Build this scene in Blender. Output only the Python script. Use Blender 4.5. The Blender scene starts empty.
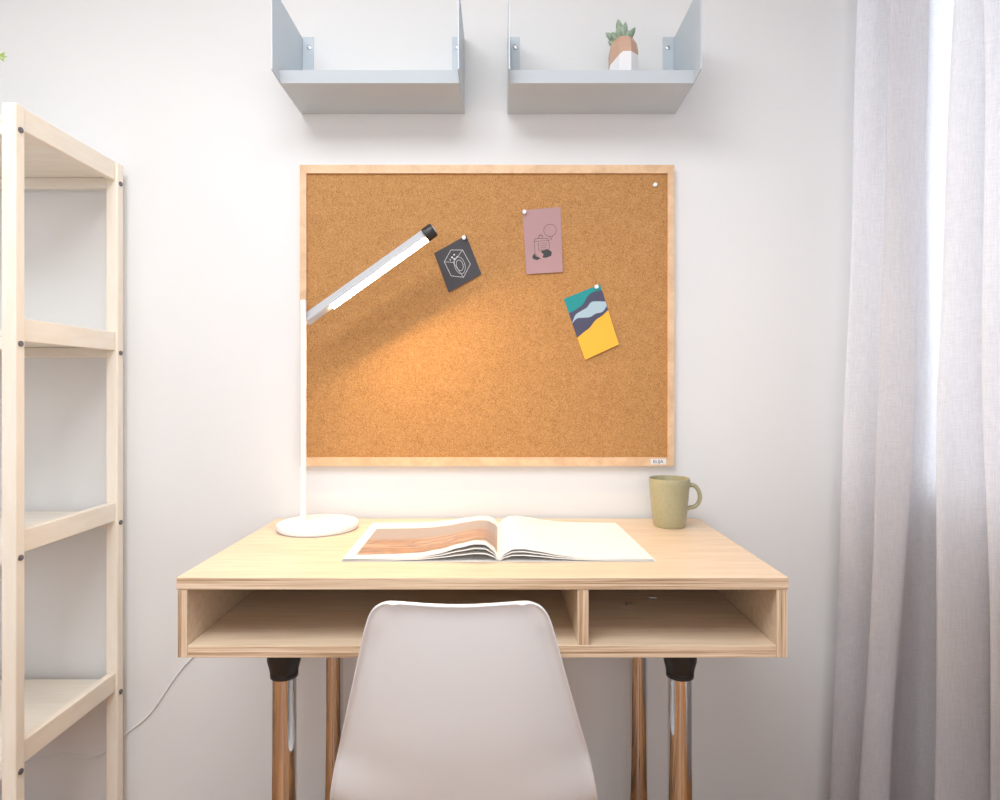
import bpy, bmesh, math, random
from mathutils import Vector, Matrix
random.seed(4)
PI = math.pi
S = bpy.context.scene
COL = S.collection
H = 1.13            # eye height above the floor
WY = 1.67           # distance of the far wall

# ------------------------------------------------------------ camera
cam = bpy.data.cameras.new('camera'); camo = bpy.data.objects.new('camera', cam); COL.objects.link(camo)
camo.location = (0, 0, H); camo.rotation_euler = (PI/2, 0, 0)
cam.sensor_width = 36; cam.lens = 22.46; cam.shift_y = -0.012; cam.clip_start = 0.02
S.camera = camo
S.view_settings.view_transform = 'Standard'; S.view_settings.look = 'None'
S.view_settings.gamma = 1; S.view_settings.use_curve_mapping = False
S.view_settings.exposure = 0.03

# ------------------------------------------------------------ world, daylight and added fill
w = bpy.data.worlds.new('sky'); S.world = w; w.use_nodes = True
bg = w.node_tree.nodes['Background']; bg.inputs[0].default_value = (0.80, 0.90, 1.0, 1); bg.inputs[1].default_value = 1.2

def area(name, loc, rot, sx, sy, power, color):
    l = bpy.data.lights.new(name, 'AREA'); l.shape = 'RECTANGLE'; l.size = sx; l.size_y = sy
    l.energy = power; l.color = color
    o = bpy.data.objects.new(name, l); COL.objects.link(o); o.location = loc; o.rotation_euler = rot
    return o
area('daylight_side_window', (1.34, 0.95, 1.62), (0, PI/2, 0), 1.6, 1.5, 16, (0.86, 0.93, 1.0))
area('fill_rear_window', (0.0, -2.12, 1.62), (PI/2, 0, 0), 1.3, 1.5, 22, (0.90, 0.95, 1.0))  # added fill through a made-up window behind the camera
area('fill_ceiling', (-0.5, 0.15, 2.5), (0, 0, 0), 1.2, 1.2, 38, (0.925, 0.965, 1.0))  # added overhead fill, no ceiling lamp is in view

# ------------------------------------------------------------ materials
def mat(name, col, rough=0.5, metal=0.0, **kw):
    m = bpy.data.materials.new(name); m.use_nodes = True
    b = m.node_tree.nodes['Principled BSDF']
    b.inputs['Base Color'].default_value = (*col, 1); b.inputs['Roughness'].default_value = rough
    b.inputs['Metallic'].default_value = metal
    for k, v in kw.items(): b.inputs[k.replace('_', ' ')].default_value = v
    return m
def nodes(m): return m.node_tree.nodes, m.node_tree.links, m.node_tree.nodes['Principled BSDF']
def coords(m, scale=(1, 1, 1), rot=(0, 0, 0)):
    n, l, b = nodes(m)
    t = n.new('ShaderNodeTexCoord'); mp = n.new('ShaderNodeMapping')
    mp.inputs['Scale'].default_value = scale; mp.inputs['Rotation'].default_value = rot
    l.new(t.outputs['Object'], mp.inputs['Vector']); return mp.outputs['Vector']
def ramp(m, fac, stops, interp='LINEAR'):
    n, l, b = nodes(m); r = n.new('ShaderNodeValToRGB'); cr = r.color_ramp; cr.interpolation = interp
    while len(cr.elements) < len(stops): cr.elements.new(0.5)
    for e, (p, c) in zip(cr.elements, stops): e.position = p; e.color = (*c, 1)
    l.new(fac, r.inputs[0]); return r.outputs[0]
def noise(m, vec, scale, detail=3, rough=0.5, dist=0.0):
    n, l, b = nodes(m); t = n.new('ShaderNodeTexNoise'); t.inputs['Scale'].default_value = scale
    t.inputs['Detail'].default_value = detail; t.inputs['Roughness'].default_value = rough; t.inputs['Distortion'].default_value = dist
    l.new(vec, t.inputs['Vector']); return t.outputs['Fac']
def bump(m, fac, strength, dist=0.001):
    n, l, b = nodes(m); t = n.new('ShaderNodeBump'); t.inputs['Strength'].default_value = strength; t.inputs['Distance'].default_value = dist
    l.new(fac, t.inputs['Height']); l.new(t.outputs[0], b.inputs['Normal'])
def link_col(m, out): m.node_tree.links.new(out, m.node_tree.nodes['Principled BSDF'].inputs['Base Color'])

def wood(name, c1, c2, stretch, rough=0.45, sc=1.0):
    m = mat(name, c1, rough); v = coords(m, stretch)
    f = noise(m, v, 9*sc, 5, 0.6, 0.4)
    link_col(m, ramp(m, f, [(0.3, c2), (0.62, c1)])); bump(m, f, 0.08); return m
def plywood(name, stretch, waves=330):
    m = mat(name, (0.6, 0.4, 0.2), 0.5); v = coords(m, stretch)
    f = noise(m, v, 1.0, 4, 0.7, 0.0)
    link_col(m, ramp(m, f, [(0.37, (0.30, 0.17, 0.09)), (0.45, (0.56, 0.38, 0.24)), (0.53, (0.70, 0.52, 0.36)), (0.62, (0.80, 0.63, 0.47))]))
    return m
M = {}
M['wall'] = mat('wall_paint', (0.80, 0.795, 0.79), 0.75)
bump(M['wall'], noise(M['wall'], coords(M['wall']), 90, 3), 0.06, 0.002)
M['ceiling'] = mat('ceiling_paint', (0.85, 0.85, 0.85), 0.8)
M['white_frame'] = mat('window_frame_white', (0.8, 0.8, 0.8), 0.35)
M['veneer'] = wood('ash_veneer', (0.77, 0.61, 0.445), (0.67, 0.50, 0.345), (0.7, 9, 9), 0.42)
M['ply_z'] = plywood('plywood_edge_horizontal', (2.0, 2.0, 210))
M['ply_x'] = plywood('plywood_edge_vertical', (210, 2.0, 2.0))
M['pine'] = wood('pale_pine', (0.90, 0.82, 0.71), (0.85, 0.75, 0.62), (5, 5, 0.8), 0.5)
M['pine_y'] = wood('pale_pine_rail', (0.90, 0.82, 0.71), (0.85, 0.75, 0.62), (5, 0.8, 5), 0.5)
M['pine_x'] = wood('pale_pine_board', (0.88, 0.83, 0.75), (0.84, 0.77, 0.67), (0.8, 6, 6), 0.5)
M['frame'] = wood('cork_frame_pine', (0.80, 0.55, 0.34), (0.66, 0.42, 0.24), (3, 3, 3), 0.45)
M['shelf'] = mat('blue_grey_metal', (0.56, 0.62, 0.67), 0.42)
M['chrome'] = mat('chrome', (0.78, 0.79, 0.80), 0.09, 1.0)
M['steel'] = mat('steel', (0.55, 0.56, 0.58), 0.3, 1.0)
M['dark_steel'] = mat('dark_zinc', (0.20, 0.20, 0.21), 0.35, 0.9)
M['black'] = mat('black_plastic', (0.02, 0.018, 0.018), 0.4)
M['white'] = mat('white_lacquer', (0.84, 0.84, 0.85), 0.35)
M['plastic'] = mat('white_polypropylene', (0.80, 0.80, 0.81), 0.38)
M['beech'] = wood('beech_leg', (0.62, 0.42, 0.24), (0.5, 0.32, 0.17), (6, 6, 0.8), 0.4)
M['paper'] = mat('page_paper', (0.86, 0.85, 0.83), 0.45)
M['mug'] = mat('olive_glaze', (0.42, 0.385, 0.185), 0.38)
f = noise(M['mug'], coords(M['mug']), 120, 2); link_col(M['mug'], ramp(M['mug'], f, [(0.3, (0.375, 0.345, 0.205)), (0.6, (0.405, 0.37, 0.225))]))
M['pin'] = mat('clear_white_pin', (0.85, 0.88, 0.9), 0.2)
M['leaf'] = mat('leaf_green', (0.42, 0.55, 0.12), 0.5)
m = M['succulent'] = mat('succulent_green', (0.20, 0.30, 0.20), 0.5)
f = noise(m, coords(m), 60, 2); link_col(m, ramp(m, f, [(0.3, (0.20, 0.29, 0.20)), (0.65, (0.38, 0.46, 0.35))]))
M['soil'] = mat('soil', (0.06, 0.04, 0.03), 0.9)
# cork
m = M['cork'] = mat('cork', (0.5, 0.25, 0.09), 0.85); v = coords(m)
f1 = noise(m, v, 420, 2, 0.6); f2 = noise(m, v, 60, 4, 0.7)
n, l, b = nodes(m); mx = n.new('ShaderNodeMix'); mx.data_type = 'FLOAT'; mx.inputs[0].default_value = 0.22
l.new(f1, mx.inputs[2]); l.new(f2, mx.inputs[3])
link_col(m, ramp(m, mx.outputs[0], [(0.32, (0.25, 0.10, 0.035)), (0.44, (0.44, 0.215, 0.07)), (0.56, (0.50, 0.255, 0.085)), (0.68, (0.66, 0.36, 0.16))]))
bump(m, f1, 0.3)
# floor: parquet boards running away from the camera
m = M['floor'] = mat('oak_floor', (0.45, 0.26, 0.12), 0.5)
n, l, b = nodes(m); v = coords(m, (1, 1, 1), (0, 0, PI/2)); br = n.new('ShaderNodeTexBrick')
br.inputs['Scale'].default_value = 1.0; br.inputs['Brick Width'].default_value = 0.9; br.inputs['Row Height'].default_value = 0.07
br.inputs['Mortar Size'].default_value = 0.0015; br.inputs['Color1'].default_value = (0.46, 0.195, 0.05, 1); br.inputs['Color2'].default_value = (0.20, 0.08, 0.024, 1); br.inputs['Mortar'].default_value = (0.15, 0.07, 0.03, 1)
l.new(v, br.inputs['Vector']); link_col(m, br.outputs['Color'])
# linen curtain
m = M['linen'] = bpy.data.materials.new('grey_linen'); m.use_nodes = True
n, l, b = nodes(m); b.inputs['Base Color'].default_value = (0.63, 0.60, 0.60, 1); b.inputs['Roughness'].default_value = 0.9
v = coords(m, (1, 1, 1)); fa = noise(m, coords(m, (60, 60, 900)), 1.0, 2); fb = noise(m, coords(m, (700, 700, 30)), 1.0, 2)
mm = n.new('ShaderNodeMath'); mm.operation = 'ADD'; l.new(fa, mm.inputs[0]); l.new(fb, mm.inputs[1])
mh = n.new('ShaderNodeMath'); mh.operation = 'MULTIPLY'; mh.inputs[1].default_value = 0.5; l.new(mm.outputs[0], mh.inputs[0])
cc = ramp(m, mh.outputs[0], [(0.35, (0.67, 0.65, 0.665)), (0.65, (0.80, 0.78, 0.80))]); l.new(cc, b.inputs['Base Color'])
tl = n.new('ShaderNodeBsdfTranslucent'); l.new(cc, tl.inputs['Color'])
tp = n.new('ShaderNodeBsdfTransparent'); tp.inputs['Color'].default_value = (1, 1, 1, 1)
m1 = n.new('ShaderNodeMixShader'); m1.inputs[0].default_value = 0.44
l.new(b.outputs[0], m1.inputs[1]); l.new(tl.outputs[0], m1.inputs[2])
m2 = n.new('ShaderNodeMixShader'); m2.inputs[0].default_value = 0.03
l.new(m1.outputs[0], m2.inputs[1]); l.new(tp.outputs[0], m2.inputs[2])
l.new(m2.outputs[0], n['Material Output'].inputs['Surface'])
# glass
m = M['glass'] = bpy.data.materials.new('window_glass'); m.use_nodes = True
n = m.node_tree.nodes; l = m.node_tree.links; n.remove(n['Principled BSDF'])
a = n.new('ShaderNodeBsdfTransparent'); g = n.new('ShaderNodeBsdfGlossy'); g.inputs['Roughness'].default_value = 0.02
x = n.new('ShaderNodeMixShader'); x.inputs[0].default_value = 0.05
l.new(a.outputs[0], x.inputs[1]); l.new(g.outputs[0], x.inputs[2]); l.new(x.outputs[0], n['Material Output'].inputs['Surface'])
def emit(name, col, s):
    m = mat(name, (0.9, 0.9, 0.9), 0.5); n, l, b = nodes(m)
    b.inputs['Emission Color'].default_value = (*col, 1); b.inputs['Emission Strength'].default_value = s; return m
M['led'] = emit('lit_led_diffuser', (1.0, 0.67, 0.31), 520)
M['ceiling_glow'] = emit('added_ceiling_diffuser', (1.0, 0.93, 0.84), 2)  # glowing diffuser of the added ceiling lamp
# faceted pot: copper-brown facets over a white pointed base
m = M['pot'] = mat('two_tone_pot', (0.5, 0.3, 0.2), 0.45); n, l, b = nodes(m)
t = n.new('ShaderNodeTexCoord'); sp = n.new('ShaderNodeSeparateXYZ'); l.new(t.outputs['Object'], sp.inputs[0])
def mth(op, a, c):
    q = n.new('ShaderNodeMath'); q.operation = op
    for i, s in enumerate((a, c)):
        if isinstance(s, (int, float)): q.inputs[i].default_value = s
        else: l.new(s, q.inputs[i])
    return q.outputs[0]
lim = mth('MINIMUM', mth('ADD', mth('MULTIPLY', sp.outputs['X'], 0.85), 0.094), 0.088)
isw = mth('LESS_THAN', sp.outputs['Z'], lim)
mxc = n.new('ShaderNodeMix'); mxc.data_type = 'RGBA'; l.new(isw, mxc.inputs[0])
mxc.inputs[6].default_value = (0.56, 0.36, 0.26, 1); mxc.inputs[7].default_value = (0.80, 0.79, 0.80, 1)
l.new(mxc.outputs[2], b.inputs['Base Color'])
# magazine picture: banded sandstone
m = M['picture'] = mat('printed_picture', (0.6, 0.4, 0.25), 0.35)
v = coords(m, (6, 34, 1)); f = noise(m, v, 1.0, 5, 0.6, 0.9)
n, l, b = nodes(m)
band = ramp(m, f, [(0.30, (0.16, 0.08, 0.05)), (0.42, (0.48, 0.25, 0.13)), (0.5, (0.26, 0.15, 0.10)), (0.58, (0.55, 0.34, 0.22)), (0.7, (0.34, 0.22, 0.17))])
t = n.new('ShaderNodeTexCoord'); sp2 = n.new('ShaderNodeSeparateXYZ'); l.new(t.outputs['Object'], sp2.inputs[0])
top = ramp(m, sp2.outputs['Y'], [(0.135, (0, 0, 0)), (0.17, (1, 1, 1))])
mxp = n.new('ShaderNodeMix'); mxp.data_type = 'RGBA'; l.new(top, mxp.inputs[0]); l.new(band, mxp.inputs[6]); mxp.inputs[7].default_value = (0.36, 0.29, 0.26, 1)
l.new(mxp.outputs[2], b.inputs['Base Color'])

# ------------------------------------------------------------ mesh helpers
class MB:
    """collects shapes, builds ONE mesh object"""
    def __init__(s): s.bm = bmesh.new()
    def box(s, x0, x1, y0, y1, z0, z1, bev=0.0, mi=0, pick=None, mtx=None):
        g = bmesh.ops.create_cube(s.bm, size=1)['verts']
        for v in g:
            v.co = Vector(((x0+x1)/2 + v.co.x*(x1-x0), (y0+y1)/2 + v.co.y*(y1-y0), (z0+z1)/2 + v.co.z*(z1-z0)))
        fs = {f for v in g for f in v.link_faces}
        for f in fs:
            f.normal_update(); f.material_index = pick(f.normal) if pick else mi
        if bev:
            es = list({e for v in g for e in v.link_edges})
            r = bmesh.ops.bevel(s.bm, geom=es, offset=bev, segments=2, profile=0.5, affect='EDGES')
            g = list({v for f in r['faces'] for v in f.verts} | {v for v in g if v.is_valid})
        if mtx: bmesh.ops.transform(s.bm, matrix=mtx, verts=[v for v in g if v.is_valid])
        return s
    def tube(s, pts, r, seg=14, cap=True, mi=0):
        pts = [Vector(p) for p in pts]; rs = r if isinstance(r, (list, tuple)) else [r]*len(pts)
        up = None; rings = []
        for i, p in enumerate(pts):
            d = (pts[min(i+1, len(pts)-1)] - pts[max(i-1, 0)]).normalized()
            if up is None:
                up = d.orthogonal().normalized()
            up = (up - d*up.dot(d)).normalized(); sd = d.cross(up)
            rings.append([s.bm.verts.new(p + (up*math.cos(2*PI*k/seg) + sd*math.sin(2*PI*k/seg))*rs[i]) for k in range(seg)])
        for a, b in zip(rings, rings[1:]):
            for k in range(seg):
                f = s.bm.faces.new((a[k], a[(k+1) % seg], b[(k+1) % seg], b[k])); f.smooth = True; f.material_index = mi
        if cap:
            for rg in (rings[0][::-1], rings[-1]):
                f = s.bm.faces.new(rg); f.material_index = mi
        return s
    def lathe(s, prof, c=(0, 0, 0), seg=40, smooth=True, mi=0, rot=0.0):
        rings = []
        for r, z in prof:
            if r < 1e-6: rings.append([s.bm.verts.new((c[0], c[1], c[2]+z))])
            else: rings.append([s.bm.verts.new((c[0]+r*math.cos(rot+2*PI*k/seg), c[1]+r*math.sin(rot+2*PI*k/seg), c[2]+z)) for k in range(seg)])
        for a, b in zip(rings, rings[1:]):
            for k in range(seg):
                if len(a) == 1 and len(b) == 1: continue
                if len(a) == 1: q = (a[0], b[(k+1) % seg], b[k])
                elif len(b) == 1: q = (a[k], a[(k+1) % seg], b[0])
                else: q = (a[k], a[(k+1) % seg], b[(k+1) % seg], b[k])
                f = s.bm.faces.new(q); f.smooth = smooth; f.material_index = mi
        return s
    def poly(s, pts, mi=0):
        f = s.bm.faces.new([s.bm.verts.new(p) for p in pts]); f.material_index = mi; return f
    def prism(s, pts, vec, mi=0):
        """closed solid from a planar outline swept along vec"""
        a = [s.bm.verts.new(p) for p in pts]; b = [s.bm.verts.new(Vector(p)+Vector(vec)) for p in pts]
        n = len(pts)
        s.bm.faces.new(a[::-1]).material_index = mi; s.bm.faces.new(b).material_index = mi
        for k in range(n): s.bm.faces.new((a[k], a[(k+1) % n], b[(k+1) % n], b[k])).material_index = mi
        return s
    def grid(s, rows, smooth=True, mi=0):
        vs = [[s.bm.verts.new(p) for p in r] for r in rows]
        for a, b in zip(vs, vs[1:]):
            for k in range(len(a)-1):
                f = s.bm.faces.new((a[k], a[k+1], b[k+1], b[k])); f.smooth = smooth; f.material_index = mi
        return s
    def build(s, name, mats, parent=None, loc=None, recalc=True):
        if recalc: bmesh.ops.recalc_face_normals(s.bm, faces=s.bm.faces[:])
        for e in s.bm.edges:
            if len(e.link_faces) == 2 and e.calc_face_angle(0) > math.radians(38): e.smooth = False
        me = bpy.data.meshes.new(name)
        if loc is not None: bmesh.ops.translate(s.bm, vec=-Vector(loc), verts=s.bm.verts[:])
        s.bm.to_mesh(me); s.bm.free()
        for m in (mats if isinstance(mats, (list, tuple)) else [mats]): me.materials.append(m)
        o = bpy.data.objects.new(name, me); COL.objects.link(o)
        if loc is not None: o.location = loc
        if parent is not None: o.parent = parent
        return o
def tag(o, label, cat, group=None):
    o['label'] = label; o['category'] = cat
    if group: o['group'] = group
    return o
def thing(name, label, cat, loc=(0, 0, 0), group=None):
    o = bpy.data.objects.new(name, None); o.empty_display_size = 0.05; COL.objects.link(o); o.location = loc
    return tag(o, label, cat, group)
def struct(o): o['kind'] = 'structure'; return o
def under(child, parent):
    """child geometry was written in room coordinates"""
    child.parent = parent; child.location = Vector(child.location) - Vector(parent.location); return child
def stroke(mb, pts, wdt, axis_n, th, mi=0, closed=False):
    """flat printed line: thin quads along pts, lying in the plane with normal axis_n"""
    pts = [Vector(p) for p in pts]; n = Vector(axis_n)
    if closed: pts = pts + [pts[0]]
    for a, b in zip(pts, pts[1:]):
        d = (b-a); 
        if d.length < 1e-7: continue
        d.normalize(); s_ = d.cross(n).normalized()*wdt/2
        mb.prism([a-s_-d*wdt*0.3, a+s_-d*wdt*0.3, b+s_+d*wdt*0.3, b-s_+d*wdt*0.3], n*th, mi)

# ------------------------------------------------------------ room shell
XL, XR, YB, CH, T = -1.80, 1.085, -1.95, 2.60, 0.12
struct(MB().box(XL-T, XR+T, YB-T, WY+T, -0.1, 0).build('floor', M['floor']))
struct(MB().box(XL-T, XR+T, YB-T, WY+T, CH, CH+0.1).build('ceiling', M['ceiling']))
struct(MB().box(XL-T, XR+T, WY, WY+T, 0, CH).build('wall_back', M['wall']))
struct(MB().box(XL-T, XL, YB, WY, 0, CH).build('wall_left', M['wall']))
wy0, wy1, wz0, wz1 = 0.25, 1.665, 0.85, 2.35
b = MB()
b.box(XR, XR+T, YB, wy0, 0, CH).box(XR, XR+T, wy1, WY, 0, CH).box(XR, XR+T, wy0, wy1, 0, wz0).box(XR, XR+T, wy0, wy1, wz1, CH)
struct(b.build('wall_right', M['wall']))
rx0, rx1 = -0.70, 0.70
b = MB()
b.box(XL-T, rx0, YB-T, YB, 0, CH).box(rx1, XR+T, YB-T, YB, 0, CH).box(rx0, rx1, YB-T, YB, 0, wz0).box(rx0, rx1, YB-T, YB, wz1, CH)
struct(b.build('wall_rear', M['wall']))
# side window
b = MB(); fw = 0.03
X0, X1 = XR+0.005, XR+0.06
b.box(X0, X1, wy0, wy1, wz0, wz0+fw).box(X0, X1, wy0, wy1, wz1-fw, wz1).box(X0, X1, wy0, wy0+fw, wz0, wz1).box(X0, X1, wy1-fw, wy1, wz0, wz1)
b.box(X0, X1, (wy0+wy1)/2-0.04, (wy0+wy1)/2+0.04, wz0, wz1)
w1 = struct(b.build('window_1', M['white_frame']))
MB().box(XR+0.020, XR+0.026, wy0+fw, wy1-fw, wz0+fw, wz1-fw).build('pane', M['glass'], w1)
MB().box(XR-0.008, XR+0.005, wy0, wy1, wz0-0.004, wz0+0.010, 0.002).build('window_sill', M['white_frame'], w1)
fw = 0.05  # unseen rear window, made up to admit fill daylight
b = MB(); Y0, Y1 = YB-0.09, YB-0.03
b.box(rx0, rx1, Y0, Y1, wz0, wz0+fw).box(rx0, rx1, Y0, Y1, wz1-fw, wz1).box(rx0, rx0+fw, Y0, Y1, wz0, wz1).box(rx1-fw, rx1, Y0, Y1, wz0, wz1)
b.box(-0.04, 0.04, Y0, Y1, wz0, wz1)
w2 = struct(b.build('rear_window_added', M['white_frame']))
MB().box(rx0+fw, rx1-fw, YB-0.062, YB-0.055, wz0+fw, wz1-fw).build('pane', M['glass'], w2)
struct(MB().box(0.90, 1.06, 0.2, WY, CH-0.03, CH, 0.004).build('trim_1', M['white_frame']))   # ceiling track of the curtain

# ------------------------------------------------------------ desk
DX0, DX1, DY0, DY1 = -0.591, 0.527, 1.138, 1.655
DT = H-0.346                     # top surface
DB = H-0.4925                    # underside
desk = thing('desk', 'light plywood desk with two open compartments on chrome legs against the wall', 'desk', ((DX0+DX1)/2, (DY0+DY1)/2, 0))
pk_h = lambda n: 0 if abs(n.z) > 0.5 else 1
pk_v = lambda n: 0 if abs(n.x) > 0.5 else 1
def dpart(b, name, mats): return under(b.build(name, mats), desk)
dpart(MB().box(DX0, DX1, DY0, DY1, DT-0.022, DT, 0.0012, pick=pk_h), 'desktop', [M['veneer'], M['ply_z']])
dpart(MB().box(DX0+0.020, DX1-0.022, DY0+0.001, DY1, DB, DB+0.022, 0.001, pick=pk_h), 'bottom_panel', [M['veneer'], M['ply_z']])
dpart(MB().box(DX0+0.002, DX0+0.0195, DY0+0.001, DY1, DB, DT-0.0225, 0.001, pick=pk_v), 'side_panel', [M['veneer'], M['ply_x']])
dpart(MB().box(DX1-0.0215, DX1-0.002, DY0+0.001, DY1, DB, DT-0.0225, 0.001, pick=pk_v), 'side_panel', [M['veneer'], M['ply_x']])
dpart(MB().box(0.142, 0.162, DY0+0.002, DY1-0.01, DB+0.0222, DT-0.0225, 0.001, pick=pk_v), 'divider', [M['veneer'], M['ply_x']])
dpart(MB().box(DX0+0.020, DX1-0.022, DY1-0.012, DY1-0.001, DB+0.0225, DT-0.0225), 'back_panel', M['veneer'])
for x, y in ((-0.415, 1.20), (0.346, 1.20), (-0.415, 1.56), (0.346, 1.56)):
    lg = dpart(MB().lathe([(0, 0.0), (0.022, 0.0), (0.0225, 0.01), (0.0225, DB-0.03), (0, DB-0.03)], (x, y, 0.012), 36), 'leg', M['chrome'])
    prof = [(0, DB), (0.031, DB), (0.0315, DB-0.028), (0.0295, DB-0.036), (0.0268, DB-0.047), (0.0265, DB-0.050), (0.0250, DB-0.051), (0.0250, DB-0.053), (0.0262, DB-0.054), (0.0258, DB-0.0605), (0.0226, DB-0.061)] if y < 1.4 else \
           [(0, DB), (0.030, DB), (0.029, DB-0.008), (0.0226, DB-0.010)]
    c = MB().lathe(prof, (x, y, 0), 36).build('mounting_collar', M['black']); c.parent = lg; c.location = Vector((0, 0, 0))
    c = MB().lathe([(0, 0), (0.026, 0), (0.026, 0.008), (0.022, 0.014), (0, 0.014)], (x, y, 0), 28).build('foot', M['black']); c.parent = lg

# loose screws on the compartment floor
FZ = DB+0.0225
for i, (x, y, a, lab) in enumerate(((0.274, 1.345, 0.5, 'tiny metal screw lying in the right desk compartment, the nearer of the two'),
                                    (0.331, 1.385, -0.1, 'tiny metal screw lying in the right desk compartment, the farther of the two'))):
    b = MB(); d = Vector((math.cos(a), math.sin(a), 0)); p = Vector((x, y, FZ+0.0045))
    b.tube([p-d*0.002, p], [0.0042, 0.0022], 12).tube([p, p+d*0.016], [0.0018, 0.0012], 8)
    tag(b.build('screw', M['steel'], loc=(x, y, FZ)), lab, 'screw', 'screws in the desk compartment')

# ------------------------------------------------------------ magazine
MX, MY0, MY1 = -0.002, 1.243, 1.573
mag = thing('magazine', 'large open magazine with a brown landscape picture on its left page', 'magazine', (MX, MY0, DT))
def prof_l(s, k):      # height of a leaf at distance s from the spine
    pts = [(0, 0.0), (0.012, 0.019), (0.028, 0.030), (0.048, 0.031), (0.08, 0.024), (0.12, 0.013), (0.16, 0.006), (0.21, 0.003), (0.32, 0.001)]
    for (a, ha), (c, hc) in zip(pts, pts[1:]):
        if s <= c:
            t = (s-a)/(c-a); t = t*t*(3-2*t)*0.4 + t*0.6; return k*(ha+(hc-ha)*t)
    return 0
def leaf(side, k, wd, base, th, y0=0.0, y1=0.33, s0=0.0, hs=1.0, n=90, skew=0.0):
    b = MB(); top = []; bot = []
    for j in range(9):
        t = (y0+(y1-y0)*j/8)/0.33; y = t*0.33; rt = []; rb = []
        for i in range(n+1):
            s = s0+(wd-s0)*i/n
            h = base + prof_l(s, k)*hs*(1.0-(0.42 if side < 0 else 0.15)*t)
            x = side*s*(1.0+0.03*t*skew)
            rt.append((x, y, h+th)); rb.append((x, y, h))
        top.append(rt); bot.append(rb)
    b.grid(top); b.grid(bot)
    # rim
    for A, B in ((top[0], bot[0]), (top[-1], bot[-1])): b.grid([A, B], False)
    b.grid([[r[0] for r in top], [r[0] for r in bot]], False); b.grid([[r[-1] for r in top], [r[-1] for r in bot]], False)
    bmesh.ops.remove_doubles(b.bm, verts=b.bm.verts[:], dist=1e-6)
    return b
leaf(-1, 0.0, 0.316, 0.0003, 0.0007, skew=0.8).build('cover', M['paper'], mag)
leaf(1, 0.0, 0.314, 0.0003, 0.0007, skew=-1.5).build('cover', M['paper'], mag)
for k, wd, base, th in ((0.45, 0.314, 0.0012, 0.0016), (0.76, 0.312, 0.0016, 0.0018), (1.05, 0.3115, 0.0020, 0.0030)):
    leaf(-1, k, wd, base, th, skew=0.8).build('page', M['paper'], mag)
for k, wd, base, th in ((0.34, 0.310, 0.0012, 0.0016), (0.54, 0.309, 0.0020, 0.0018), (0.70, 0.307, 0.0032, 0.0024)):
    leaf(1, k, wd, base, th, skew=-1.5).build('page', M['paper'], mag)
p = leaf(-1, 1.05, 0.290, 0.0053, 0.0002, 0.026, 0.262, 0.004, skew=0.8).build('page_picture', M['picture'], mag)
p['label'] = 'printed brown and orange rock landscape'
m_ink = mat('faint_grey_ink', (0.66, 0.65, 0.64), 0.5)
b = MB()
for r_ in range(3):
    pts = []
    for i in range(14):
        s = 0.055+0.09*i/13
        pts.append((s, 0.300-0.012*r_, 0.0060+prof_l(s, 0.70)*(1-0.15*(0.300-0.012*r_)/0.33)))
    for q in range(0, 13):
        if (q*5+r_*3) % 4 == 0: continue
        a, c = Vector(pts[q]), Vector(pts[q+1]); c = a.lerp(c, 0.8)
        up = Vector((0, 0.003, 0)); b.poly([a, c, c+up, a+up])
b.build('page_print', m_ink, mag)

# ------------------------------------------------------------ mug
mx_, my_ = 0.424, 1.562
mug = thing('mug', 'olive green ceramic mug standing at the right rear of the desk', 'mug', (mx_, my_, DT))
hh = 0.121
b = MB().lathe([(0, 0.002), (0.033, 0.002), (0.0335, 0.0), (0.0365, 0.0008), (0.039, 0.006), (0.0425, 0.035), (0.0465, 0.075), (0.0495, 0.108), (0.0503, hh-0.001), (0.0497, hh), (0.0478, hh), (0.047, hh-0.003), (0.0455, 0.09), (0.040, 0.03), (0.036, 0.008), (0, 0.006)], (0, 0, 0), 56)
b.build('cup', M['mug'], mug)
hp = [(0.0465, 0, 0.100), (0.056, -0.001, 0.1035), (0.066, -0.002, 0.099), (0.0735, -0.003, 0.086), (0.0755, -0.003, 0.070), (0.070, -0.002, 0.056), (0.060, -0.001, 0.0485), (0.050, 0, 0.0465), (0.0435, 0, 0.043)]
def smooth_pts(P, n=5):
    P = [Vector(p) for p in P]; out = []
    for i in range(len(P)-1):
        p0, p1, p2, p3 = P[max(i-1, 0)], P[i], P[i+1], P[min(i+2, len(P)-1)]
        for k in range(n):
            t = k/n
            out.append(0.5*((2*p1)+(-p0+p2)*t+(2*p0-5*p1+4*p2-p3)*t*t+(-p0+3*p1-3*p2+p3)*t**3))
    return out+[P[-1]]
MB().tube(smooth_pts(hp), 0.0052, 14).build('handle', M['mug'], mug)

# ------------------------------------------------------------ desk lamp
lx, ly = -0.448, 1.536
lamp = thing('desk_lamp', 'white desk lamp with a slanted glowing arm standing at the left of the desk', 'lamp', (lx, ly, DT))
MB().lathe([(0, 0), (0.092, 0), (0.092, 0.0015), (0.0965, 0.003), (0.0975, 0.006), (0.0975, 0.013), (0.096, 0.0165), (0.092, 0.0178), (0, 0.018)], (0, 0, 0), 64).build('base', M['white'], lamp)
px_ = -0.484-lx
ptop = H+0.217-DT
b = MB().box(px_-0.0065, px_+0.0065, -0.005, 0.005, 0.017, ptop, 0.002); b.build('pole', M['white'], lamp)
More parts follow.
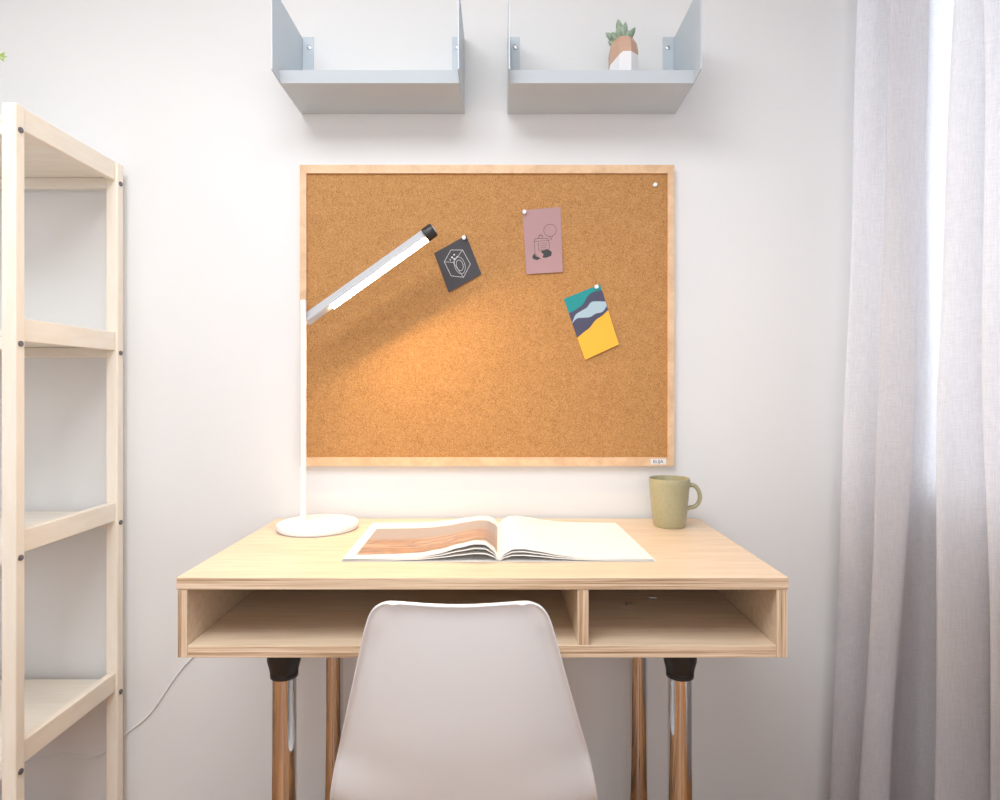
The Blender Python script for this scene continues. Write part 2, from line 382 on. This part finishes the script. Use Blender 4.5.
# arm: bar leaving the pole head, rising to the right
A = Vector((-0.484, 1.553, H+(388-322)*1.553/624)); B = Vector(((434.5-500)*1.525/624, 1.525, H+(388-230)*1.525/624))
d = (B-A).normalized(); L = (B-A).length
up = Vector((0, 0, 1)); up = (up-d*up.dot(d)).normalized(); fwd = up.cross(d)      # fwd: across the bar
if fwd.y > 0: fwd = -fwd                                                        # towards the camera
roll = math.radians(34)
dn = (-up*math.cos(roll) + fwd*math.sin(roll)).normalized(); sd = d.cross(dn).normalized()
mtx = Matrix((( d.x, sd.x, dn.x, A.x-lx), (d.y, sd.y, dn.y, A.y-ly), (d.z, sd.z, dn.z, A.z-DT), (0, 0, 0, 1)))
def apart(b, name, m):
    bmesh.ops.transform(b.bm, matrix=mtx, verts=b.bm.verts[:]); return b.build(name, m, lamp)
apart(MB().box(0.0, L-0.026, -0.009, 0.009, -0.0195, 0.010, 0.003), 'arm', mat('arm_lacquer', (0.52, 0.52, 0.54), 0.4))
apart(MB().box(0.082, L-0.030, -0.0052, 0.0048, 0.0095, 0.0125, 0.001), 'light_strip', M['led'])
apart(MB().box(0.078, L-0.026, 0.0068, 0.0086, 0.0095, 0.0142, 0.0006), 'light_block_lip', M['white'])  # lip added to keep strip light off the board right behind the arm
apart(MB().tube([(L-0.026, 0, -0.0032), (L-0.004, 0, -0.0032), (L, 0, -0.0032)], [0.0175, 0.0175, 0.0155], 28), 'end_cap', M['black'])
apart(MB().tube([(L, 0, -0.0032), (L+0.002, 0, -0.0032)], [0.0125, 0.0115], 28), 'touch_switch', M['steel'])
MB().tube([(px_, 0.004, A.z-DT), (px_, 0.020, A.z-DT)], 0.0065, 20).build('hinge', M['white'], lamp)

# ------------------------------------------------------------ cable on the wall
cy = WY-0.003
cp = [(-0.50, cy, DT-0.02), (-0.50, cy, DB+0.05), (-0.56, cy, H-0.555), (-0.66, cy, H-0.61), (-0.76, cy, H-0.67), (-0.847, cy, H-0.746), (-0.932, cy, H-0.866), (-0.99, cy, H-0.916), (-1.08, cy, H-0.985), (-1.17, cy, H-0.978), (-1.25, cy, H-1.0), (-1.34, cy, H-1.045), (-1.45, cy, H-1.12)]
tag(MB().tube(smooth_pts(cp, 8), 0.0022, 8).build('power_cable', M['white'], loc=(-0.50, cy, DT-0.02)), 'thin white cable hanging down the wall from the desk to behind the wooden shelving', 'cable')

# ------------------------------------------------------------ cork board
bx0, bx1, bz0, bz1 = -0.530, 0.4615, H-0.207, H+0.591
by = WY-0.018
board = thing('cork_board', 'large cork notice board in a thin pine frame on the wall above the desk', 'notice board', ((bx0+bx1)/2, WY, bz0))
under(MB().box(bx0+0.012, bx1-0.012, by+0.006, WY-0.001, bz0+0.012, bz1-0.012).build('cork_panel', M['cork']), board)
fwid = 0.019
def mitre(p):  # outline in x,z
    b = MB().prism([(x, by, z) for x, z in p], (0, 0.0165, 0))
    return b
o_ = (bx0, bx1, bz0, bz1); i_ = (bx0+fwid-0.002, bx1-fwid+0.002, bz0+fwid+0.004, bz1-fwid-0.003)
for pts in (((o_[0], o_[3]), (o_[1], o_[3]), (i_[1], i_[3]), (i_[0], i_[3])), ((o_[0], o_[2]), (o_[1], o_[2]), (i_[1], i_[2]), (i_[0], i_[2])),
            ((o_[0], o_[2]), (o_[0], o_[3]), (i_[0], i_[3]), (i_[0], i_[2])), ((o_[1], o_[2]), (o_[1], o_[3]), (i_[1], i_[3]), (i_[1], i_[2]))):
    under(mitre(pts).build('frame_rail', M['frame']), board)
m_st = mat('sticker_white', (0.82, 0.80, 0.80), 0.4); m_ink2 = mat('dark_ink', (0.05, 0.04, 0.07), 0.5)
sx0, sx1, sz0, sz1 = 0.399, 0.440, bz0+0.0045, bz0+0.0195
stk = under(MB().box(sx0, sx1, by-0.0006, by-0.0001, sz0, sz1).build('maker_label', m_st), board)
stk['label'] = 'small white sticker lettered ELIJA'
def text_mesh(txt, size, name, m, loc, parent, rot=(PI/2, 0, 0)):
    cu = bpy.data.curves.new(name, 'FONT'); cu.body = txt; cu.size = size; cu.extrude = 0.0001; cu.align_x = 'CENTER'; cu.align_y = 'CENTER'
    to = bpy.data.objects.new(name+'_source', cu); COL.objects.link(to)
    bpy.context.view_layer.update()
    me = bpy.data.meshes.new_from_object(to.evaluated_get(bpy.context.evaluated_depsgraph_get()))
    COL.objects.unlink(to); bpy.data.objects.remove(to)
    me.materials.clear(); me.materials.append(m)
    o = bpy.data.objects.new(name, me); COL.objects.link(o); o.parent = parent; o.location = loc; o.rotation_euler = rot
    return o
text_mesh('ELIJA', 0.0125, 'lettering', m_ink2, ((sx0+sx1)/2-0.001, by-0.0008, (sz0+sz1)/2), stk)
face_y = by+0.006       # cork surface

# ------------------------------------------------------------ cards and pins on the cork
K = (face_y)/624.0
def wp(px, py, dy=0.0): return Vector(((px-500)*K, face_y-dy, H+(388-py)*K))
def card(name, corners, m, label, cat):
    c = [wp(*p, 0.0006) for p in corners]; ctr = sum(c, Vector())/4; ctr.y = face_y
    root = thing(name, label, cat, ctr, 'cards pinned to the cork board')
    lo = [p-ctr for p in c]
    # slightly curled sheet: bilinear grid, free corners lift a little
    b = MB(); N = 8; g1 = []; g2 = []
    for j in range(N+1):
        r1 = []; r2 = []
        for i in range(N+1):
            u, v = i/N, j/N
            p = lo[0].lerp(lo[1], u).lerp(lo[3].lerp(lo[2], u), v)
            p = p + Vector((0, -0.0035*v*v, 0)); r1.append(p); r2.append(p+Vector((0, -0.0006, 0)))
        g1.append(r1); g2.append(r2)
    b.grid(g1, False).grid(g2, False)
    for g in ((g1, g2),):
        b.grid([g1[0], g2[0]], False).grid([g1[-1], g2[-1]], False)
        b.grid([[r[0] for r in g1], [r[0] for r in g2]], False).grid([[r[-1] for r in g1], [r[-1] for r in g2]], False)
    bmesh.ops.remove_doubles(b.bm, verts=b.bm.verts[:], dist=1e-7)
    b.build('card_sheet', m, root)
    def uv(u, v, e=0.0008):   # point on the card's printed side
        p = lo[0].lerp(lo[1], u).lerp(lo[3].lerp(lo[2], u), v); return p+Vector((0, -0.0035*v*v-e, 0))
    return root, uv
def pin(px, py, dy, label):
    p = wp(px, py); p.y = face_y
    r = thing('push_pin', label, 'pin', p, 'push pins in the cork board')
    b = MB().tube([(0, 0.006, 0), (0, -dy, 0)], 0.0006, 8); b.build('needle', M['steel'], r)
    d0 = -dy
    b = MB().tube([(0, d0, 0), (0, d0-0.0015, 0), (0, d0-0.0016, 0), (0, d0-0.006, 0), (0, d0-0.0061, 0), (0, d0-0.0085, 0)], [0.0052, 0.0052, 0.003, 0.0035, 0.0055, 0.0050], 18)
    b.build('head', M['pin'], r)
m_blk = mat('charcoal_card', (0.035, 0.030, 0.036), 0.55); m_wh = mat('white_print', (0.62, 0.62, 0.62), 0.5)
r1, uv = card('art_card', [(434.2, 253.3), (466.2, 235.3), (481.4, 274.1), (448.8, 292.7)], m_blk,
              'square charcoal card with a white line drawing of a cube, beside the lamp tip', 'card')
b = MB(); N3 = (0, -1, 0)
def P1(px, py):       # crop coordinates of the printed drawing -> card u,v
    return (px, py)
cr = [(0.47, 0.12), (0.74, 0.20), (0.83, 0.56), (0.53, 0.84), (0.25, 0.72), (0.17, 0.36)]
hexa = [(0.46, 0.13), (0.76, 0.27), (0.82, 0.66), (0.52, 0.86), (0.22, 0.68), (0.18, 0.30)]
stroke(b, [uv(*p) for p in hexa], 0.0012, N3, 0.0002, closed=True)
stroke(b, [uv(0.18, 0.30), uv(0.40, 0.42), uv(0.76, 0.27)], 0.0010, N3, 0.0002)
stroke(b, [uv(0.40, 0.42), uv(0.52, 0.86)], 0.0010, N3, 0.0002)
for rr in (0.19, 0.12):
    stroke(b, [uv(0.54+rr*0.75*math.cos(a*PI/8), 0.56+rr*math.sin(a*PI/8)*1.1) for a in range(16)], 0.0010, N3, 0.0002, closed=True)
for (u, v, s) in ((0.42, 0.30, 0.0028), (0.50, 0.27, 0.0024), (0.56, 0.35, 0.0020), (0.35, 0.33, 0.0018), (0.46, 0.36, 0.0026)):
    c = uv(u, v); b.prism([c+Vector((s*math.cos(a*PI/4), 0, s*math.sin(a*PI/4))) for a in range(8)], (0, -0.0002, 0))
b.build('line_drawing', m_wh, r1)
pin(464.0, 238.0, 0.0016, 'clear push pin holding the top corner of the charcoal card')

m_pink = mat('mauve_card', (0.43, 0.25, 0.255), 0.55); m_blk2 = mat('black_print', (0.03, 0.03, 0.03), 0.5)
r2, uv = card('art_card', [(522.5, 210.5), (560.5, 207.0), (562.7, 272.3), (526.3, 274.5)], m_pink,
              'mauve pink card with a black drawing of a lantern and speech bubble', 'card')
b = MB(); hw = 0.0009
stroke(b, [uv(0.70+0.17*math.cos(a*PI/9), 0.345+0.095*math.sin(a*PI/9)) for a in range(18)], hw, N3, 0.0002, closed=True)
stroke(b, [uv(0.68, 0.44), uv(0.71, 0.49), uv(0.76, 0.435)], hw, N3, 0.0002)
stroke(b, [uv(0.26, 0.50), uv(0.30, 0.455), uv(0.62, 0.465), uv(0.66, 0.52), uv(0.66, 0.63)], hw*1.1, N3, 0.0002)
stroke(b, [uv(0.26, 0.50), uv(0.27, 0.70), uv(0.40, 0.77)], hw, N3, 0.0002)
stroke(b, [uv(0.26, 0.50), uv(0.66, 0.50)], hw*0.8, N3, 0.0002)
stroke(b, [uv(0.37, 0.52), uv(0.37, 0.64), uv(0.60, 0.63)], hw, N3, 0.0002)
for q in range(3): stroke(b, [uv(0.42, 0.545+0.03*q), uv(0.60, 0.54+0.03*q)], hw*0.6, N3, 0.0002)
stroke(b, [uv(0.44+0.05*math.cos(a*PI/6), 0.445-0.04*math.sin(a*PI/6)) for a in range(7)], hw*1.6, N3, 0.0002)
b.prism([uv(*p) for p in ((0.42, 0.655), (0.62, 0.635), (0.72, 0.68), (0.70, 0.74), (0.56, 0.765), (0.46, 0.755), (0.50, 0.71))], (0, -0.0002, 0))
b.prism([uv(*p) for p in ((0.24, 0.685), (0.30, 0.735), (0.42, 0.77), (0.30, 0.79), (0.20, 0.765), (0.19, 0.73))], (0, -0.0002, 0))
b.build('line_drawing', m_blk2, r2)
pin(524.2, 212.5, 0.0016, 'clear push pin holding the mauve pink card')
r3, uv = card('art_card', [(563.7, 299.0), (600.0, 284.2), (618.6, 344.5), (584.8, 359.9)], mat('amber_card', (0.90, 0.46, 0.03), 0.5),
              'yellow, teal and navy card printed with flowing wave bands', 'card')
def wave(pts, n=4): return [uv(p.x, p.y, 0.0008) for p in smooth_pts([(a, c, 0) for a, c in pts], n)]
def band(up_, lo_, m, name, e):
    b = MB(); U = smooth_pts([(a, c, 0) for a, c in up_], 6); Lw = smooth_pts([(a, c, 0) for a, c in lo_], 6)
    def samp(P, u):
        for a, c in zip(P, P[1:]):
            if a.x <= u <= c.x+1e-6: return a.y+(c.y-a.y)*((u-a.x)/max(c.x-a.x, 1e-6))
        return P[-1].y
    ra, rb = [], []
    for i in range(25):
        u = i/24; y0, y1 = samp(U, u), samp(Lw, u); y1 = max(y1, y0+0.002); ra.append(uv(u, y0, e)); rb.append(uv(u, y1, e))
    b.grid([ra, rb], False); b.grid([[p+Vector((0, -0.0001, 0)) for p in ra], [p+Vector((0, -0.0001, 0)) for p in rb]], False)
    b.build(name, m, r3, recalc=False)
m_teal = mat('teal_print', (0.0, 0.27, 0.28), 0.5); m_navy = mat('navy_print', (0.055, 0.055, 0.11), 0.5); m_ice = mat('pale_blue_print', (0.38, 0.52, 0.60), 0.5)
topl = [(0, 0), (1, 0)]
l1 = [(0, 0.235), (0.2, 0.225), (0.42, 0.19), (0.6, 0.105), (0.78, 0.075), (1, 0.10)]
l2 = [(0, 0.40), (0.15, 0.30), (0.35, 0.275), (0.5, 0.26), (0.64, 0.21), (0.8, 0.235), (1, 0.29)]
l3 = [(0, 0.405), (0.15, 0.36), (0.33, 0.39), (0.5, 0.42), (0.66, 0.405), (0.85, 0.42), (1, 0.36)]
l4 = [(0, 0.64), (0.2, 0.60), (0.4, 0.57), (0.6, 0.50), (0.8, 0.475), (1, 0.43)]
band(topl, l1, m_teal, 'teal_band', 0.0008); band(l1, l2, m_navy, 'navy_band', 0.0008); band(l2, l3, m_ice, 'pale_blue_band', 0.0008); band(l3, l4, m_navy, 'navy_band', 0.0008)
pin(596.2, 287.0, 0.0016, 'clear push pin holding the wave-patterned yellow card')
pin(654.7, 185.3, 0.0, 'clear push pin alone in the top right corner of the cork board')

# ------------------------------------------------------------ wall shelves
def wall_shelf(x0, x1, label):
    zb, zt = H+0.733, H+0.934; yf, ye, yw, t = 1.50, 1.445, WY-0.001, 0.003
    r = thing('wall_shelf', label, 'shelf', ((x0+x1)/2, WY, zb), 'metal shelves above the cork board')
    def sp(b, n, m=M['shelf']): return under(b.build(n, m), r)
    # tray with a turned-up front edge
    prof = [(yw, zb), (yf, zb), (1.490, zb+0.0262), (1.4925, zb+0.0265), (yf+0.001, zb+t), (yw, zb+t)]
    sp(MB().prism([(x0+0.0015, y, z) for y, z in prof], (x1-x0-0.003, 0, 0)), 'tray')
    for xa in (x0-0.0015, x1-0.0015):
        pr = [(yw, zb), (yf, zb), (ye, zb+0.006), (ye, zt), (yw, zt)]
        sp(MB().prism([(xa, y, z) for y, z in pr], (t, 0, 0)), 'side_panel')
    for xa, xb in ((x0+0.0016, x0+0.031), (x1-0.031, x1-0.0016)):
        f = sp(MB().box(xa, xb, yw-0.0025, yw, zb+t, H+0.938, 0.0005), 'mounting_flange')
        xc = (xa+xb)/2+ (0.004 if xa < (x0+x1)/2 else -0.001); c = MB().tube([(xc, yw-0.0025, H+0.909), (xc, yw-0.005, H+0.909), (xc, yw-0.006, H+0.909)], [0.0062, 0.0056, 0.003], 18).tube([(xc, yw-0.0059, H+0.909), (xc, yw-0.0064, H+0.909)], [0.0018, 0.0018], 8)
        c = c.build('screw', M['steel']); c.parent = f
    return zb+t
wall_shelf(-0.529, -0.0965, 'blue grey metal wall shelf, the empty left one of the pair')
shz = wall_shelf(0.0215, 0.466, 'blue grey metal wall shelf carrying a small potted succulent, the right one')

# succulent
pxx, pyy = 0.308, 1.560
pl = thing('potted_succulent', 'small green succulent in a faceted copper and white pot on the right shelf', 'potted plant', (pxx, pyy, shz))
b = MB().lathe([(0, 0), (0.031, 0), (0.0365, 0.012), (0.0375, 0.055), (0.0375, 0.098), (0.034, 0.117), (0.026, 0.131), (0.022, 0.131), (0.022, 0.121), (0, 0.121)], (0, 0, 0), 8, smooth=False, rot=0.35)
b.build('pot', M['pot'], pl)
MB().lathe([(0, 0.1215), (0.0215, 0.1215), (0.018, 0.124), (0, 0.125)], (0, 0, 0), 16).build('soil', M['soil'], pl)
def succ(base, tip, r):
    base = Vector(base); tip = Vector(tip); pts = []; rs = []
    bend = Vector(((tip-base).x*0.25, (tip-base).y*0.25, 0))
    for i in range(9):
        t = i/8; p = base.lerp(tip, t)-bend*math.sin(PI*t)*0.5
        pts.append(p); rs.append(max(0.0004, r*(0.45+1.6*t)*(1-t**3.2)*0.9))
    MB().tube(pts, rs, 10).build('leaf', M['succulent'], pl)
for x, y, z, r in ((-0.012, 0, 0.166, 0.0085), (0.006, 0.004, 0.162, 0.0075), (-0.004, -0.014, 0.145, 0.009), (0.027, -0.002, 0.147, 0.0068), (0.020, -0.012, 0.136, 0.007),
                   (-0.040, -0.003, 0.134, 0.0075), (-0.030, -0.014, 0.126, 0.0075), (-0.024, 0.010, 0.142, 0.0075), (0.010, -0.018, 0.132, 0.008), (-0.034, 0.004, 0.118, 0.0065), (0.012, 0.018, 0.145, 0.007)):
    succ((x*0.35, y*0.4, 0.120), (x*1.12, y, 0.121+(z-0.108)*1.14), r*1.05)
for k, (x, y, z) in enumerate(((-0.038, -0.006, 0.108), (-0.020, -0.020, 0.134))):
    succ((x*0.5, y*0.5, 0.122), (x, y, z+0.016), 0.0078)

# ------------------------------------------------------------ wooden shelving unit
SX = -0.992; XF = -1.66
unit = thing('shelving_unit', 'open shelving unit of pale pine posts and rails by the left wall', 'shelving unit', ((SX+XF)/2, 1.46, 0))
def up_(b, n, m): return under(b.build(n, m), unit)
for xo in (SX, XF+0.030):
    for y0 in (1.278, 1.618):
        up_(MB().box(xo-0.030, xo, y0, y0+0.025, 0, H+0.586, 0.0025), 'post', M['pine'])
lv = [0.533, 0.0915, -0.351, -0.793]
for s in lv:
    z = H+s
    for xa in (SX-0.024, XF+0.006):
        up_(MB().box(xa, xa+0.018, 1.3035, 1.6175, z+0.006, z+0.054, 0.002), 'side_rail', M['pine_y'])
    for y0 in (1.281, 1.623):
        up_(MB().box(XF+0.031, SX-0.031, y0, y0+0.018, z-0.012, z+0.014, 0.002), 'cross_rail', M['pine_x'])
    up_(MB().box(XF+0.026, SX-0.026, 1.281, 1.641, z+0.0145, z+0.027, 0.001), 'shelf_board', M['pine_x'])
    for y0 in (1.290, 1.630):
        c = MB().tube([(SX-0.001, y0, z), (SX+0.003, y0, z), (SX+0.004, y0, z)], [0.0062, 0.006, 0.0045], 18)
        up_(c, 'bolt', M['dark_steel'])

# leafy plant on its top board, only a sprig tip reaches the picture
tz = H+0.533+0.027
fp = thing('potted_plant', 'light green leafy sprig of a plant standing on top of the shelving unit', 'potted plant', (-1.30, 1.44, tz))
MB().lathe([(0, 0), (0.040, 0), (0.052, 0.095), (0.055, 0.10), (0.050, 0.10), (0.046, 0.085), (0, 0.085)], (0, 0, 0), 32).build('pot', M['white'], fp)
MB().lathe([(0, 0.086), (0.0455, 0.086), (0.02, 0.090), (0, 0.091)], (0, 0, 0), 20).build('soil', M['soil'], fp)
rr = random.Random(3)
def sprig(end, seed):
    e = Vector(end); r_ = random.Random(seed)
    P = smooth_pts([(0, 0, 0.085), (e.x*0.25, e.y*0.25, 0.085+(e.z-0.085)*0.6), (e.x*0.6, e.y*0.6, 0.085+(e.z-0.085)*0.95), tuple(e)], 6)
    st = MB().tube(P, [0.0014-0.0009*i/(len(P)-1) for i in range(len(P))], 6).build('stem', M['leaf'], fp)
    b = MB()
    for i in range(4, len(P)):
        for sgn in (-1, 1):
            dr = (P[i]-P[i-1]).normalized(); sd_ = dr.cross(Vector((0, 1, 0.2))).normalized()*sgn
            ln = 0.010+0.004*r_.random(); tip = P[i]+(dr*0.7+sd_*0.8+Vector((0, r_.uniform(-.4, .4), 0))).normalized()*ln
            mid = P[i].lerp(tip, 0.55); nn = (tip-P[i]).cross(Vector((0, 1, 0))).normalized()*0.0026
            b.tube([P[i], mid, tip], [0.0006, 0.0022, 0.0004], 6)
    tip = P[-1]+(P[-1]-P[-2]).normalized()*0.012; b.tube([P[-1], P[-1].lerp(tip, .5), tip], [0.0006, 0.0022, 0.0004], 6)
    b.build('leaves', M['leaf'], st)
sprig((0.142, 0.01, 0.210), 1); sprig((-0.02, 0.05, 0.20), 2); sprig((0.05, -0.05, 0.19), 5); sprig((-0.12, 0.02, 0.17), 7); sprig((-0.05, -0.08, 0.16), 9)

# ------------------------------------------------------------ chair
CX = -0.064
chair = thing('chair', 'white moulded plastic shell chair seen from behind, pushed towards the desk', 'chair', (CX, 1.2, 0))
#      z,     y,     half,  edge dy, edge dz
rows = [(0.8015, 0.943, 0.098, 0.004, 0.000), (0.8035, 0.949, 0.108, 0.006, 0.000), (0.800, 0.952, 0.120, 0.008, 0.000), (0.793, 0.953, 0.131, 0.010, 0),
        (0.780, 0.955, 0.1395, 0.014, 0), (0.762, 0.957, 0.146, 0.018, 0), (0.740, 0.960, 0.152, 0.022, 0), (0.70, 0.966, 0.1625, 0.030, 0), (0.66, 0.973, 0.173, 0.037, 0),
        (0.62, 0.981, 0.184, 0.046, 0), (0.58, 0.989, 0.195, 0.055, 0), (0.54, 0.999, 0.206, 0.064, 0), (0.50, 1.011, 0.217, 0.072, 0.002), (0.465, 1.022, 0.226, 0.066, 0.0),
        (0.430, 1.033, 0.2325, 0.062, 0.0), (0.400, 1.05, 0.238, 0.056, 0.002), (0.376, 1.08, 0.241, 0.045, 0.010), (0.364, 1.125, 0.241, 0.030, 0.022), (0.360, 1.18, 0.239, 0.014, 0.028), (0.363, 1.24, 0.236, 0.004, 0.028),
        (0.370, 1.30, 0.233, 0, 0.024), (0.377, 1.35, 0.228, 0, 0.015), (0.378, 1.385, 0.218, 0, 0.006), (0.369, 1.408, 0.200, 0, 0), (0.355, 1.415, 0.188, 0, 0)]
b = MB(); G = []
NU = 28
for ri, (z, y, hw_, ey, ez) in enumerate(rows):
    r_ = []
    for i in range(NU+1):
        u = -1+2*i/NU; a = abs(u)
        # slight dip of the top edge in the middle
        dip = -0.0035*math.cos(min(1, a)*PI/2)**2 if ri < 4 else 0
        if i in (0, NU):      # rolled rim
            r_.append((math.copysign(hw_, u), y+ey-1.2-0.004, z+ez-0.002))
        else:
            uu = math.copysign(min(1, a*1.055)**0.96, u)
            s_ = abs(uu)**2.6
            r_.append((uu*(hw_-0.003), y+ey*s_-1.2+(0.003 if s_ > 0.6 and ri > 5 else 0), z+ez*s_+dip))
    G.append(r_)
b.grid(G)
sh = b.build('shell', M['plastic'], chair)
so = sh.modifiers.new('thickness', 'SOLIDIFY'); so.thickness = 0.005; so.offset = 0
sb = sh.modifiers.new('smooth', 'SUBSURF'); sb.levels = 2; sb.render_levels = 2
MB().box(-0.09, 0.09, -0.085, 0.105, 0.340, 0.352, 0.002).build('mounting_plate', M['dark_steel'], chair)
for sx in (-1, 1):
    for sy, yb, yt in ((-1, -0.20, -0.075), (1, 0.19, 0.095)):
        MB().tube([(sx*0.20, yb, 0.0), (sx*0.155, (yb+yt)/2-0.01, 0.19), (sx*0.10, yt, 0.347)], [0.011, 0.015, 0.0165], 20).build('leg', M['beech'], chair)
b = MB()
for sx in (-1, 1): b.tube([(sx*0.155, -0.147, 0.19), (-sx*0.155, 0.132, 0.19)], 0.004, 10)
b.build('cross_brace', M['dark_steel'], chair)

# ------------------------------------------------------------ curtain
# plan path (depth y, x at the picture's top, middle, low level)
path = [(1.655, 1.03, 1.01, 0.98), (1.632, 0.975, 0.945, 0.905), (1.60, 0.918, 0.885, 0.849), (1.572, 0.935, 0.905, 0.868), (1.545, 0.985, 0.960, 0.925), (1.512, 0.962, 0.930, 0.890),
        (1.49, 0.931, 0.907, 0.860), (1.472, 0.962, 0.935, 0.880), (1.462, 1.002, 0.972, 0.908), (1.482, 1.018, 0.986, 0.925), (1.515, 1.040, 1.012, 0.965), (1.515, 1.052, 1.045, 1.020), (1.44, 1.052, 1.045, 1.030),
        (1.36, 1.000, 0.962, 0.955), (1.33, 0.974, 0.934, 0.931), (1.305, 0.985, 0.965, 0.975), (1.29, 1.000, 1.005, 1.020), (1.325, 1.045, 1.04, 1.045), (1.31, 1.06, 1.06, 1.06),
        (1.235, 1.00, 1.00, 1.01), (1.20, 0.927, 0.931, 0.948), (1.17, 0.965, 0.968, 0.985), (1.165, 1.02, 1.02, 1.03), (1.13, 0.96, 0.96, 0.95), (1.09, 0.885, 0.885, 0.875),
        (1.05, 0.96, 0.96, 0.96), (1.02, 1.04, 1.04, 1.04), (0.98, 0.97, 0.97, 0.96), (0.94, 0.90, 0.90, 0.88), (0.90, 0.96, 0.96, 0.96), (0.87, 1.04, 1.04, 1.04), (0.83, 0.96, 0.96, 0.95),
        (0.79, 0.90, 0.90, 0.88), (0.75, 0.96, 0.96, 0.96), (0.72, 1.04, 1.04, 1.04), (0.68, 0.96, 0.96, 0.95), (0.64, 0.91, 0.91, 0.89)]
zt_, zm_, zl_ = H+0.93, H-0.02, H-1.0
def curt_row(z):
    if z > zm_: t = (z-zm_)/(zt_-zm_); w3 = (t, 1-t, 0)
    else: t = (zm_-z)/(zm_-zl_); w3 = (0, 1-t, t)
    P = []
    for i, (y, a, c, e) in enumerate(path):
        x = a*w3[0]+c*w3[1]+e*w3[2]
        if z > zt_: x = a + (a-c)*(z-zt_)/(zt_-zm_)*0.5
        P.append((min(x, 1.060)+0.0025*math.sin(z*7+i*1.7), y+0.003*math.sin(z*5+i*2.3), z))
    return smooth_pts(P, 6)
b = MB()
zs = [0.015+ (CH-0.035-0.015)*k/44 for k in range(45)]
b.grid([curt_row(z) for z in zs])
c = b.build('curtain', M['linen'], loc=(0.98, 1.15, 0.015), recalc=False)
tag(c, 'long greyish linen curtain hanging in folds over the window at the right', 'curtain')

# ------------------------------------------------------------ added ceiling lamp for the fill light (unseen, above and behind the picture)
cl = thing('added_ceiling_light', 'unseen round white ceiling light, added to carry the fill light', 'light', (-0.5, 0.15, CH))
MB().lathe([(0, 0), (0.22, 0), (0.22, -0.03), (0.20, -0.035), (0, -0.035)], (0, 0, 0), 40).build('housing', M['white'], cl)
MB().lathe([(0, -0.036), (0.195, -0.036), (0.18, -0.055), (0, -0.06)], (0, 0, 0), 40).build('diffuser', M['ceiling_glow'], cl)
